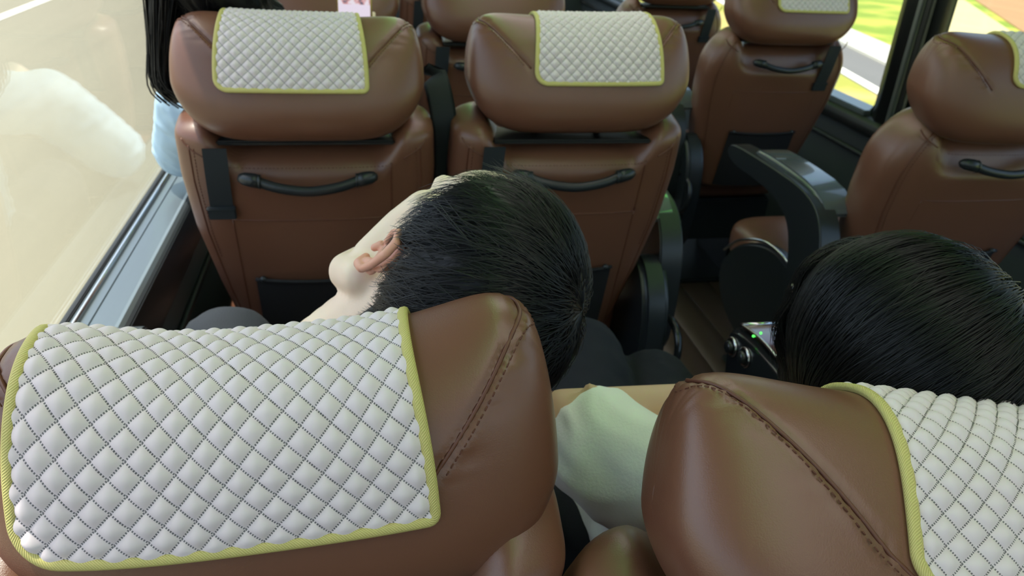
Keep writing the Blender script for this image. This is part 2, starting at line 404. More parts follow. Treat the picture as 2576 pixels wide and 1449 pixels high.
def headrest_mesh(hi, long=False):
    nx = 110 if hi else 44; nt = 120 if hi else 48
    xs = np.linspace(-.84, .84, nx)
    a = np.linspace(0, 1, 26 if hi else 12)[1:]
    r0 = (1-.84**NX)**(1/NX); rr = r0*(1-a)**.8
    xe = (1-np.clip(rr, 0, 1)**NX)**(1/NX)
    xs = np.r_[-xe[::-1], xs, xe]*HW
    th = np.linspace(0, 2*pi, nt, endpoint=False)
    X, T = np.meshgrid(xs, th, indexing='ij')
    P = hr_point(X, T)
    # puckered groove along both seams, and soft waves in the leather next to them
    for sg in (-1, 1):
        d = X-hr_seam_x(T, sg)
        on = sstep((np.sin(T)+.12)/.2) if long else sstep((np.sin(T)-.10)/.2)
        N = np.stack([0*X, np.cos(T), np.sin(T)], -1)
        P += N*(on*(-.0034*np.exp(-(d/.0032)**2)+.0016*np.exp(-((d*sg-.007)/.005)**2)))[..., None]
        if hi: P += N*(on*.0011*np.exp(-((d*sg-.012)/.014)**2)*np.sin(T*31+2*np.sin(T*13)))[..., None]
    f = grid_faces(len(xs), nt, False, True)
    return mesh('headrest', P.reshape(-1, 3), f, 'leather')
HR = headrest_mesh(True); HR_LONG = headrest_mesh(True, True)
# the nearest left headrest has higher, more pinched top corners
def with_horn(f, *a):
    global HORN
    h0 = HORN; HORN = .060; r = f(*a); HORN = h0; return r
HR_PINCHED = with_horn(headrest_mesh, True)
def seam_mesh(end=170):
    out = []
    for sg in (-1, 1):
        b = MB()
        th = np.linspace(radians(20), radians(end), 60); x = hr_seam_x(th, sg)
        P = hr_point(x, th); N = np.stack([0*th, np.cos(th), np.sin(th)], -1)
        b.tube(P-N*.0012, .0017, 6, nrm=N); out.append(b.done('seam', 'leather_seam', True))
    return out
def stitch_mesh(end=168):
    b = MB()
    for sg in (-1, 1):
        th = np.linspace(radians(25), radians(end), 600); x = hr_seam_x(th, sg)+sg*.0085
        P = hr_point(x, th); N = np.stack([0*th, np.cos(th), np.sin(th)], -1); P = P+N*.0021
        d = np.r_[0, np.cumsum(np.linalg.norm(np.diff(P, axis=0), axis=1))]
        for t in np.arange(0, d[-1]-.004, .0058):
            i, j = np.searchsorted(d, t), np.searchsorted(d, t+.0036)
            if j > i: b.tube([P[i], (P[i]+P[j])/2+N[i]*.0003, P[j]], .00055, 5)
    return b.done('stitching', 'thread', True)
SEAM = seam_mesh(); STITCH = stitch_mesh(); SEAM_L = seam_mesh(192); STITCH_L = stitch_mesh(190)
SEAM_P = with_horn(seam_mesh); STITCH_P = with_horn(stitch_mesh)

# arc length table over the middle section (front -> top -> back)
_th = np.linspace(radians(30), radians(300), 60000)
_p = hr_point(0*_th, _th); _s = np.r_[0, np.cumsum(np.linalg.norm(np.diff(_p, axis=0), axis=1))]
_stop = np.interp(radians(90), _th, _s); _s -= _stop            # s = 0 on the ridge
def s2th(s): return np.interp(s, _s, _th)
D = .0186
def cover_meshes(step, half=.112, s_front=-.055, drop=.122, rl=.024, rr_=.006, skew=0., phase=(0, 0), dx=0., D=.0186):
    nx = int(2*half/step); x = np.linspace(-half, half, nx)
    def send(x):
        s = drop+skew*x
        a = np.clip((rl-(x+half))/rl, 0, 1); s = s-rl*(1-np.sqrt(np.clip(1-a*a, 0, 1)))
        a = np.clip((rr_-(half-x))/rr_, 0, 1); s = s-rr_*(1-np.sqrt(np.clip(1-a*a, 0, 1)))
        return s
    ns = int((drop-s_front)/step); v = np.linspace(0, 1, ns)
    X, Vv = np.meshgrid(x, v, indexing='ij'); S = s_front+(send(X)-s_front)*Vv
    T = s2th(S); P = hr_point(X+dx, T); N = hr_normal(X+dx, T)
    # stitch-line coordinates; slight drift so the grid is not perfectly straight
    U = X+phase[0]+.0011*np.sin(S*38)+.0008*np.sin(X*55+1); Q = S*1.0+phase[1]+.0012*np.sin(X*30+.5)
    p = (U+Q)/D; q = (U-Q)/D
    h = (np.abs(np.sin(pi*p))*np.abs(np.sin(pi*q)))
    edge = np.minimum(np.minimum((X+half), (half-X)), (send(X)-S)); ef = sstep(edge/.010)
    H = .0042+.0044*(h**.62)*(.45+.55*ef)
    # a couple of overstitched patches in the lower corners
    for cx in (-half*.78, half*.74):
        w = np.exp(-((X-cx)/.022)**4-((S-drop*.86)/.022)**4); H = H-w*.0011
    P = P+N*H[..., None]
    me = mesh('headrest_cover', P.reshape(-1, 3), grid_faces(nx, ns), 'quilt')
    uvl = me.uv_layers.new(name='uv'); li = np.empty(len(me.loops), np.int32); me.loops.foreach_get('vertex_index', li)
    uvs = np.stack([p.ravel(), q.ravel()], -1)[li]; uvl.data.foreach_set('uv', uvs.ravel().astype(np.float32))
    # binding: flat folded tape round three sides
    path = [(-half, s) for s in np.linspace(s_front, drop-skew*half-rl, 40)]
    path += [(-half+rl*(1-cos(a)), drop-skew*half-rl+rl*sin(a)) for a in np.linspace(.1, pi/2, 10)]
    path += [(xx, drop+skew*xx) for xx in np.linspace(-half+rl+.003, half-rr_-.003, 50)]
    path += [(half-rr_*(1-cos(a)), drop+skew*half-rr_+rr_*sin(a)) for a in np.linspace(pi/2, .1, 6)]
    path += [(half, s) for s in np.linspace(drop+skew*half-rr_-.002, s_front, 40)]
    path = np.array(path); px, ps = path[:, 0], path[:, 1]
    # follow the cover's own edge
    T = s2th(ps); B = hr_point(px+dx, T); NB = hr_normal(px+dx, T)
    n = 10; k = len(path); V = []; UV = []
    d = np.r_[0, np.cumsum(np.linalg.norm(np.diff(B, axis=0), axis=1))]
    for i in range(k):
        t = B[min(i+1, k-1)]-B[max(i-1, 0)]; t /= np.linalg.norm(t); a = NB[i]-t*np.dot(NB[i], t); a /= np.linalg.norm(a); c = np.cross(t, a)
        for j in range(n):
            g = 2*pi*j/n; V.append(B[i]+a*.0032+spow(np.cos(g), .8)*c*.0042+spow(np.sin(g), .8)*a*.0036); UV.append((d[i]*300*1.05, j*.8))
    me2 = mesh('binding', V, grid_faces(k, n, False, True), 'binding')
    uvl = me2.uv_layers.new(name='uv'); li = np.empty(len(me2.loops), np.int32); me2.loops.foreach_get('vertex_index', li)
    uvl.data.foreach_set('uv', np.array(UV)[li].ravel().astype(np.float32))
    # sewn edge: thin bead along the inner side of the tape
    return me, me2

# ------------------------------------------------------------------ seat parts (built once, in seat space; origin on the floor under the backrest)
HINGE = np.array((0, .14, .45)); LB = .555
ZS = 1.0; RND = 0.0
def br_xform(P, rho):
    P = np.asarray(P, float)*np.array((1, 1, ZS)); c, s = cos(rho), sin(rho)
    return np.stack([P[..., 0], HINGE[1]+P[..., 1]*c-P[..., 2]*s, HINGE[2]+P[..., 1]*s+P[..., 2]*c], -1)
def br_half(v):   # half width against height fraction
    return np.interp(v, [0, .15, .35, .6, .8, .93, 1.0], [.150, .172, .196, .219, .225, .222, .217])
BT = .078
def br_point(th, v):
    # th round the horizontal section (0 = right, 90 = front, 270 = back)
    n = 3.6
    c, s = spow(np.cos(th), 2/n), spow(np.sin(th), 2/n)
    w = br_half(v)*(1+.07*RND); a0 = .90-.16*RND; u = np.clip((v-a0)/(1-a0), 0, 1)
    rt = np.clip(1-u**2.4, 0, 1)**(1/2.4); a1 = .94-.24*RND; rw = np.clip(1-np.clip((v-a1)/(1-a1), 0, 1)**(2.6-.4*RND), 0, 1)**(1/(2.6-.4*RND))
    lo = np.clip((.06-v)/.06, 0, 1); rl = np.sqrt(np.clip(1-lo**2, 0, 1))
    x = w*c*(.12+.28*RND+(.88-.28*RND)*rw)*(.3+.7*rl)
    y = BT*s*rt*rl*np.where(s > 0, 1.0+.25*np.clip(np.abs(c)*1.2, 0, 1), 1-.10*np.abs(c)**3)
    z = v*LB
    dip = .060*sstep((.172-np.abs(x))/.055)*sstep((v-.72)/.22)
    return np.stack([x, y, z-dip], -1)
def backrest_mesh(rho, hi):
    nt = 96 if hi else 56; vs = np.r_[np.linspace(0, .06, 8), np.linspace(.07, .88, 44 if hi else 24), .90+.10*np.sin(np.linspace(0, pi/2, 18))]
    th = np.linspace(0, 2*pi, nt, endpoint=False)
    th = th+.16*np.sin(4*th)*-.6
    T, Vv = np.meshgrid(th, vs, indexing='ij')
    P = br_point(T, Vv)
    me = mesh('backrest', br_xform(P, rho).reshape(-1, 3), grid_faces(nt, len(vs), True), 'leather'); return me
def on_back(x, z, off=0):
    # point on the rear face at width x, height z (backrest space)
    v = np.clip(z/LB, 0, 1); w = br_half(v); n = 3.6
    c = np.clip(np.abs(x)/w, 0, .999); s = (1-c**n)**(1/n)
    u = np.clip((v-.90)/.10, 0, 1); rt = np.clip(1-u**2.4, 0, 1)**(1/2.4)
    return np.array((x, -BT*s*rt*(1-.10*c**3)-off, z))
def back_seams(rho):
    out = []
    def add(P, r):
        b = MB(); b.tube(br_xform(P, rho), r, 6); out.append(b.done('seam', 'leather_seam', True))
    paths = [[(-.142, z) for z in np.linspace(.03, .372, 30)], [(.142, z) for z in np.linspace(.03, .372, 30)],
             [(x, .372) for x in np.linspace(-.142, .142, 30)], [(.142, z) for z in np.linspace(.372, .488, 10)],
             ]
    for p in paths: add([on_back(x, z, .0) for x, z in p], .0016)
    for sg in (-1, 1):
        # side seam following the rear edge, and shoulder seam across the top corner
        pts = []
        for v in np.linspace(.1, .93, 40):
            t = radians(270+sg*(52)); pts.append(br_point(np.array(t), np.array(v)))
        add(pts, .0018)
        pts = [on_back(sg*x, z) for x, z in ((.165, .495), (.175, .500), (.190, .508), (.200, .516), (.206, .524))]
        add(smooth_path(pts, 12), .0016)
    return out
def back_stitch(rho):
    b = MB()
    def dash(P):
        P = br_xform(P, rho); d = np.r_[0, np.cumsum(np.linalg.norm(np.diff(P, axis=0), axis=1))]
        for t in np.arange(0, d[-1]-.004, .0066):
            i, j = np.searchsorted(d, t), np.searchsorted(d, t+.004)
            if j > i: b.tube([P[i], P[j]], .0006, 5)
    for sg in (-1, 1):
        dash(np.array([br_point(np.array(radians(270+sg*47)), np.array(v)) for v in np.linspace(.5, .93, 300)])+np.array((0, -.0006, 0)))
    dash(np.array([on_back(x, .484, .0006) for x in np.linspace(-.14, .14, 200)]))
    return b.done('stitching', 'thread', True)
def handle_parts(rho):
    zc = .470*1.0
    P = smooth_path([(-.085, -.020, zc), (-.05, -.028, zc-.008), (0, -.032, zc-.013), (.05, -.028, zc-.008), (.085, -.020, zc)], 26)
    P = P+np.array([(0, on_back(p[0], zc)[1], 0) for p in P])
    b = MB(); b.tube(br_xform(P, rho), np.r_[.0088, .0092*np.ones(24), .0088], 12, nrm=[(0, -1, 0)]*26, flat=.8); bar = b.done('grab_handle', 'black_plastic', True)
    caps = []
    for sg in (-1, 1):
        y = on_back(sg*.1, zc)[1]
        Q = [(sg*.116, y-.008, zc+.003), (sg*.113, y-.012, zc+.003), (sg*.106, y-.016, zc+.003), (sg*.094, y-.019, zc+.002), (sg*.082, y-.021, zc)]
        b = MB(); b.tube(br_xform(Q, rho), [.003, .0085, .0115, .0125, .0122], 12, nrm=[(0, -1, 0)]*5, flat=.95)
        b.tube(br_xform([(sg*.08, y-.021, zc), (sg*.0835, y-.021, zc)], rho), .0130, 12, nrm=[(0, -1, 0)]*2, flat=.9)
        caps.append(b.done('end_cap', 'black_plastic', True))
    return bar, caps
def strap_parts(rho, sd):
    zt = .512; x = sd*.150; w = .0195
    zs = np.linspace(zt+.01, zt-.125, 26); V = []
    for i, z in enumerate(zs):
        u = i/25; y = on_back(x, min(z, .50))[1]-.004-.004*sin(u*pi); xx = x-.006*u
        for dx, dy in ((-w, 0), (w, 0), (w, -.0022), (-w, -.0022)): V.append((xx+dx, y+dy, z))
    me = mesh('strap', br_xform(np.array(V), rho), grid_faces(26, 4, False, True), 'webbing', False)
    b = MB(); z1 = zt-.128; y = on_back(x, z1)[1]-.006; w2 = .0235
    b.box((x-.006-w2, y-.0075, z1-.004), (x-.006+w2, y+.001, z1+.020)); b.box((x-.006-w2-.001, y-.010, z1+.017), (x-.006+w2+.001, y+.001, z1+.022))
    b.v = [tuple(p) for p in br_xform(np.array(b.v), rho)]
    return me, b.done('strap_end', 'webbing', bevel=.0018)
def pocket_mesh(rho):
    V = []; n1, n2 = 14, 10
    for i in range(n1):
        for j in range(n2):
            x = -.118+.236*i/(n1-1); z = .035+.20*j/(n2-1)
            V.append(on_back(x, z, .006+.008*sin(pi*i/(n1-1))*(.4+.6*j/(n2-1))))
    me = mesh('seat_pocket', br_xform(np.array(V), rho), grid_faces(n1, n2), 'net')
    btn = []
    for sg in (-1, 1):
        b = MB(); b.ball(br_xform(np.array(on_back(sg*.104, .238, .009)), rho), .0065, 5); btn.append(b.done('button', 'black_plastic', True))
    P = [on_back(x, .236, .008+.008*sin(pi*(x+.118)/.236)) for x in np.linspace(-.118, .118, 20)]
    b2 = MB(); b2.tube(br_xform(np.array(P), rho), .004, 6)
    return me, btn, b2.done('pocket_hem', 'net', True)
def rbox(name, lo, hi, r, m, seg=4):
    b = MB(); b.box(lo, hi); return b.done(name, m, bevel=r, seg=seg)
def cushion_mesh():
    nu, nv = 28, 40; V = []
    for i in range(nu):
        a = -pi/2+pi*i/(nu-1)
        for j in range(nv):
            t = 2*pi*j/nv; ca_ = spow(cos(a), .42)
            V.append((.228*ca_*spow(cos(t), .36), .405+.262*ca_*spow(sin(t), .36), .435+.072*spow(sin(a), .55)))
    return mesh('seat_cushion', V, grid_faces(nu, nv, False, True), 'leather')
CUSH = cushion_mesh()
b = MB(); b.box((-.19, .18, .20), (.19, .60, .365)); b.box((-.15, .25, 0), (-.10, .55, .2)); b.box((.10, .25, 0), (.15, .55, .2)); b.box((-.17, .2, 0), (.17, .6, .02)); BASE = b.done('seat_base', 'black_plastic', bevel=.008)
def armrest_mesh():
    # thick inverted-L arm: flat pad, round knee at the back, upright leg (outline in y,z)
    o = [(.575, .722), (.56, .750), (.50, .758), (.30, .764), (.16, .762), (.085, .735), (.04, .66), (.03, .52), (.05, .40), (.155, .40), (.155, .52), (.165, .60), (.205, .672), (.30, .700), (.42, .704), (.52, .700)]
    b = MB(); b.prism(smooth_poly(o, 2), 0, -.030, .022); return b.done('armrest', 'black_plastic', bevel=.007, seg=3)
ARM = armrest_mesh()
b = MB(); b.prism(smooth_poly([(.45, .735), (.452, .766), (.42, .774), (.30, .776), (.17, .772), (.10, .745), (.085, .715), (.15, .722), (.40, .730)], 1), 0, -.012, .075); PAD = b.done('arm_pad', 'pad', bevel=.008, seg=3)
b = MB(); b.tube([(-.034, .10, .535), (-.041, .10, .535)], .011, 14); PIV = b.done('pivot_bolt', 'chrome', True)
def shell_mesh():
    o = [(.10, .30), (.08, .44), (.12, .53), (.20, .555), (.30, .55), (.42, .50), (.50, .43), (.52, .34), (.44, .26), (.25, .22)]
    b = MB(); b.prism(smooth_poly(o, 2), 0, -.02, .02); return b.done('side_cover', 'black_plastic', bevel=.008, seg=3)
SHELL = shell_mesh()
b = MB(); b.tube(smooth_path([(-.022, .13, .545), (-.023, .20, .562), (-.023, .30, .557), (-.023, .42, .507), (-.022, .50, .44)], 24), .0042, 8); SHELLC = b.done('cover_edge', 'chrome', True)
def lever_mesh():
    b = MB(); b.tube(smooth_path([(0, .05, .50), (.012, .0, .52), (.016, -.05, .505), (.012, -.075, .46), (0, -.06, .41), (0, .02, .37)], 24), .0085, 8); return b.done('recline_lever', 'gloss_black', True)
LEVER = lever_mesh()
def recliner_mesh():
    o = [(.02, .22), (-.02, .36), (-.035, .50), (-.01, .60), (.05, .655), (.11, .64), (.15, .54), (.18, .40), (.25, .30), (.24, .2)]
    b = MB(); b.prism(smooth_poly(o, 2), 0, -.03, .03); return b.done('recliner_cover', 'black_plastic', bevel=.012, seg=3)
RECL = recliner_mesh()

CACHE = {}
def seat_meshes(rho, hi, sd):
    k = (round(rho, 4), hi, sd, ZS, RND)
    if k not in CACHE:
        CACHE[k] = dict(back=backrest_mesh(rho, hi), seams=back_seams(rho), stitch=back_stitch(rho), handle=handle_parts(rho), strap=strap_parts(rho, sd), pocket=pocket_mesh(rho))
    return CACHE[k]

def bus_seat(x, y, label, rho=14, hi=False, sd=-1, hpos=None, zs=1.0, hrt=6, yaw=0, pinched=False, longseam=False, arms=(), recl=(), cover=None, pocket=True, hryaw=0, hrroll=0):
    global ZS, RND
    ZS = zs; RND = 1.0 if x > 1 else 0.0; rho = radians(rho); r = empty('bus_seat', (x, y, 0), radians(yaw)); thing(r, label, 'seat', 'brown leather bus seats')
    m = seat_meshes(rho, hi, sd)
    bk = link('backrest', m['back'], r); [link('seam', q, bk) for q in m['seams']]
    if hi or y < 1.5: link('stitching', m['stitch'], bk)['kind'] = 'stuff'
    top = br_xform(np.array((0, 0, LB)), rho)
    # headrest sits on the top of the backrest
    hloc = Vector(hpos)-Vector((x, y, 0)) if hpos else Vector((0, top[1]-.006, top[2]+.055)); hrot = (radians(-hrt), radians(hrroll), radians(hryaw))
    h = link('headrest', HR_PINCHED if pinched else HR_LONG if longseam else HR, r, hloc, hrot); [link('seam', q, h) for q in (SEAM_P if pinched else SEAM_L if longseam else SEAM)]
    if hi or y < 1.5: link('stitching', STITCH_P if pinched else STITCH_L if longseam else STITCH, h)['kind'] = 'stuff'
    b = MB()
    for sg in (-1, 1): b.tube([br_xform(np.array((sg*.06, 0, LB-.12)), rho), br_xform(np.array((sg*.06, .005, LB-.02)), rho)], .008, 8)
    b.box((-.150, top[1]-.046, top[2]-.051), (.150, top[1]+.04, top[2]-.043)); link('headrest_mount', b.done('headrest_mount', 'rubber', bevel=.003), r)
    g = link('grab_handle', m['handle'][0], r)
    for c_ in m['handle'][1]: link('end_cap', c_, g)
    s = link('strap', m['strap'][0], r, label='black webbing strap'); link('strap_end', m['strap'][1], s)
    if pocket:
        p = link('seat_pocket', m['pocket'][0], r, label='dark net seat pocket'); [link('button', q, p) for q in m['pocket'][1]]; link('pocket_hem', m['pocket'][2], p)
    link('seat_cushion', CUSH, r); link('seat_base', BASE, r)
    for a in arms:
        ax = a*.272
        ar = link('armrest', ARM, r, (ax, 0, 0)); pd = link('arm_pad', PAD, ar); pd.scale = (-a, 1, 1); link('pivot_bolt', PIV, ar)
        sh = link('side_cover', SHELL, r, (a*.255, .02, 0)); link('cover_edge', SHELLC, sh)
    for a in tuple(arms)+tuple(recl):
        rc = link('recliner_cover', RECL, r, (a*.225, 0, -.13 if a in recl else 0)); link('recline_lever', LEVER, rc, (a*.035, .02, 0))
    if cover:
        key = cover.get('key', 'far'); hf = cover.get('half', .112); ln = cover.get('drop', .122); st = cover.get('step', .0028)
        me, me2 = (with_horn if pinched else (lambda f, *a: f(*a)))(cover_meshes, st, hf, -.05, ln, cover.get('rl', .022), cover.get('rr', .006), cover.get('skew', 0), cover.get('phase', (0, 0)), cover.get('dx', 0), cover.get('D', .0186))
        Rz = Matrix.Translation((x, y, 0)) @ Matrix.Rotation(radians(yaw), 4, 'Z')
        mw = Rz @ Matrix.Translation(hloc) @ Euler(hrot).to_matrix().to_4x4()
        o = link('headrest_cover', me); o.matrix_world = mw
        bo = link('binding', me2, o, label='yellow woven binding tape')
        thing(o, cover['label'], 'cover', 'quilted headrest covers')
    return r

Yb = 1.355
XA, XB, XS = -.100, .376, 1.300
bus_seat(-.080, .490, 'brown leather seat nearest at left, sleeping person slumped over its right corner', 24, True, -1, hpos=(-.065, .483, .941), zs=.95, hrt=1, hrroll=-3.3, hryaw=0, pinched=True,
         cover=dict(step=.0011, label='white quilted cover on the nearest left headrest beside the sleeping person', D=.0212, dx=-.034, half=.137, drop=.152, rl=.026, rr=.005), pocket=False, arms=(-1,))
bus_seat(.365, .420, 'brown leather seat nearest at right, person in white t-shirt in front of its headrest', 26, True, -1, hpos=(.397, .362, .930), zs=.86, hrt=33, hrroll=7.5, hryaw=-7, longseam=True,
         cover=dict(step=.0012, label='white quilted cover on the nearest right headrest, cut by the frame edge', D=.0200, dx=.055, half=.1145, drop=.175, rl=.02, rr=.006, phase=(.004, .002)), pocket=False)
bus_seat(XA, Yb, 'brown leather seat by the left window, in front of the sleeping person', 14, True, -1, hpos=(-.103, 1.354, 1.043), hrt=5, hrroll=.6, hryaw=2,
         cover=dict(step=.0016, label='white quilted cover on the headrest by the left window', dx=-.012, half=.1165, drop=.164, rl=.018, phase=(.003, .006)), recl=(-1,))
bus_seat(XB, Yb, 'brown leather aisle seat left of the aisle, directly above the sleeping person\'s hair', 14, True, -1, hpos=(.387, 1.379, 1.050), hrt=1, hrroll=-.9, hryaw=-2.3,
         cover=dict(step=.0016, label='greenish white quilted cover on the headrest just left of the aisle', dx=.024, half=.1125, drop=.155, rl=.02, phase=(.008, .001)), arms=(1,))
bus_seat(XS, Yb, 'brown leather single seat at the right frame edge, right of the aisle', 14, False, 1, zs=1.03, hpos=(1.285, 1.335, 1.040), hrt=-8, hryaw=-6.5,
         cover=dict(step=.003, label='white quilted cover showing only its corner at the right frame edge', dx=.049, drop=.12), arms=(-1,))
bus_seat(XS, Yb+.93, 'brown leather single seat ahead of the right hand armrest, by the black window pillar', 14, False, 1, zs=1.05, hpos=(1.298, 2.270, 1.058), hrt=4,
         cover=dict(step=.0024, label='white quilted cover on the single headrest beside the grassy right window', dx=.031, half=.1146, drop=.153), arms=(-1,))
bus_seat(XS, Yb+1.86, 'brown leather single seat farthest ahead on the right, cut by the frame top', 14, False, 1, arms=(-1,))
bus_seat(XA, Yb+.93, 'brown leather seat third along the left window, behind the lit phone', 14, False, -1)
bus_seat(XB, Yb+.93, 'brown leather seat with a hanging strap, seen between the two covered headrests', 14, False, -1, arms=(1,))
bus_seat(XA, Yb+1.86, 'brown leather seat far ahead in the fourth row by the left window', 14, False, -1)
bus_seat(XB, Yb+1.86, 'brown leather seat far ahead in the fourth row left of the aisle', 14, False, -1,
         cover=dict(step=.003, label='beige quilted cover far ahead, a sliver at the frame top', dx=.02))
# seat belt hanging between the two covered seats
b = MB(); P = smooth_path([(.125, 1.50, 1.02), (.130, 1.42, 1.03), (.142, 1.38, .97), (.150, 1.40, .88), (.150, 1.45, .70), (.14, 1.5, .5)], 40)
b.tube(P, .024, 8, nrm=[(0, 1, 0)]*40, flat=.10); thing(link('seat_belt', b.done('seat_belt', 'webbing', True)), 'black seat belt hanging between the two covered headrests', 'seat belt')

# console armrest right of the long-haired passenger
cr = empty('console_armrest', (.645, .80, .60))
b = MB(); b.prism(smooth_poly([(-.30, -.06), (-.30, .085), (-.05, .115), (.13, .125), (.225, .110), (.235, .08), (.20, -.06)], 1), 0, -.045, .045); link('body', b.done('body', 'gloss_black', bevel=.008, seg=3), cr)
b = MB(); b.prism([(-.25, .098), (-.04, .122), (.12, .130), (.205, .119), (.205, .115), (.12, .126), (-.04, .118), (-.25, .094)], 0, -.034, .040); link('veneer_top', b.done('veneer_top', 'veneer', bevel=.001), cr, label='glossy wood veneer top')
b = MB()
for xx in (-.036, .042): b.tube(smooth_path([(xx, -.25, .097), (xx, -.04, .122), (xx, .12, .131), (xx, .208, .119)], 20), .003, 8)
b.tube([(-.036, .208, .119), (.042, .208, .119)], .003, 8); link('chrome_edge', b.done('chrome_edge', 'chrome', True), cr)
for yy, zz in ((.205, .078), (.160, .086)):
    b = MB(); a = np.linspace(0, 2*pi, 28, endpoint=False); V = []
    for t in a:
        for g in np.linspace(0, 2*pi, 8, endpoint=False):
            rr = .0150+.0030*cos(g); V.append((-.047+.0032*sin(g), yy+rr*cos(t), zz+rr*sin(t)))
    k = link('control_knob', mesh('control_knob', V, grid_faces(28, 8, True, True), 'chrome'), cr)
    b.tube([(-.044, yy, zz), (-.056, yy, zz), (-.058, yy, zz)], [.012, .0105, .007], 16); link('button', b.done('button', 'gloss_black', True), k)
b = MB(); b.ball((-.040, .160, .1265), .0022, 4); b.ball((-.028, .160, .1315), .0022, 4); link('indicator_light', b.done('indicator_light', 'led', True), cr, label='two tiny green indicator lights')  # reflections of the green ceiling lights, made as small glowing balls
thing(cr, 'glossy wood veneer console armrest with two round knobs beside the white t-shirt', 'armrest')

# ------------------------------------------------------------------ people
def union_mesh(mb, voxel, smooth_it=6):
    me = mb.done('tmp'); o = bpy.data.objects.new('tmp', me); C.objects.link(o)
    r = o.modifiers.new('r', 'REMESH'); r.mode = 'VOXEL'; r.voxel_size = voxel
    s = o.modifiers.new('s', 'SMOOTH'); s.iterations = smooth_it; s.factor = .5
    dg = bpy.context.evaluated_depsgraph_get(); out = bpy.data.meshes.new_from_object(o.evaluated_get(dg))
    bpy.data.objects.remove(o); bpy.data.meshes.remove(me)
    out.polygons.foreach_set('use_smooth', [True]*len(out.polygons))
    return out
def chain(mb, pts, rad, step=.3, n=7, sq=None):
    for (p, r), (q, s) in zip(zip(pts[:-1], rad[:-1]), zip(pts[1:], rad[1:])):
        p = np.array(p, float); q = np.array(q, float); k = max(2, int(np.linalg.norm(q-p)/(min(r, s)*step))+1)
        for t in np.linspace(0, 1, k): mb.ball(p+(q-p)*t, r+(s-r)*t, n)
def head_shapes(mb):
    mb.ball((0, -.016, .040), (.076, .097, .084), 14); mb.ball((0, .034, -.015), (.063, .066, .088), 12)
    mb.ball((0, .052, -.078), (.043, .040, .034), 10)
    for s in (-1, 1):
        chain(mb, [(s*.058, .004, -.045), (s*.046, .035, -.082), (s*.018, .074, -.100)], [.019, .019, .017]); chain(mb, [(s*.047, .030, -.045), (s*.045, .048, -.012), (s*.050, .050, .02)], [.022, .022, .020])
        mb.ball((s*.031, .082, .010), (.015, .011, .010), 8); chain(mb, [(s*.012, .093, .030), (s*.045, .076, .034)], [.011, .011])
    mb.ball((0, .062, .050), (.055, .032, .045), 10)
    chain(mb, [(0, .094, .020), (0, .110, -.012), (0, .116, -.026)], [.008, .010, .013]); mb.ball((.012, .106, -.030), .009, 6); mb.ball((-.012, .106, -.030), .009, 6)
    mb.ball((0, .097, -.058), (.024, .009, .007), 8); mb.ball((0, .094, -.068), (.020, .010, .008), 8); mb.ball((0, .090, -.098), (.02, .014, .014), 8)
    chain(mb, [(0, -.010, -.03), (0, -.016, -.10), (0, -.036, -.165)], [.058, .055, .058], n=9)
def make_head(scale=1.0, voxel=.0035):
    mb = MB(); head_shapes(mb); me = union_mesh(mb, voxel, 14); return me
def ear_mesh(s):
    # left ear for s=-1 : lies on the side plane x = s*.073
    mb = MB(); b2 = []
    def P(y, z, o): return (s*(.072+o), y, z)
    chain(mb, [P(.008, .006, .006), P(.010, .020, .010), P(.000, .033, .014), P(-.016, .034, .017), P(-.026, .022, .019), P(-.028, .004, .018), P(-.022, -.014, .014), P(-.012, -.026, .009)],
          [.0035, .0040, .0046, .0050, .0050, .0047, .0043, .0042], step=.5, n=6)
    chain(mb, [P(-.012, -.026, .008), P(-.002, -.033, .006), P(.006, -.028, .003)], [.0060, .0068, .0050], step=.5, n=6)
    chain(mb, [P(-.006, .024, .008), P(-.016, .010, .009), P(-.015, -.008, .008), P(-.006, -.018, .006)], [.0042, .0048, .0048, .0045], step=.5, n=6)
    chain(mb, [P(.010, -.004, .004), P(.009, -.012, .006)], [.0050, .0046], step=.5, n=6)
    for y, z in ((-.018, .018), (-.022, .004), (-.018, -.010), (-.012, .026), (-.008, -.024)): mb.ball(P(y, z, .006), (.0045, .010, .010), 6)
    chain(mb, [P(-.002, .0, -.004), P(-.012, .0, .0)], [.012, .012], step=.4, n=6)
    return union_mesh(mb, .0014, 5)

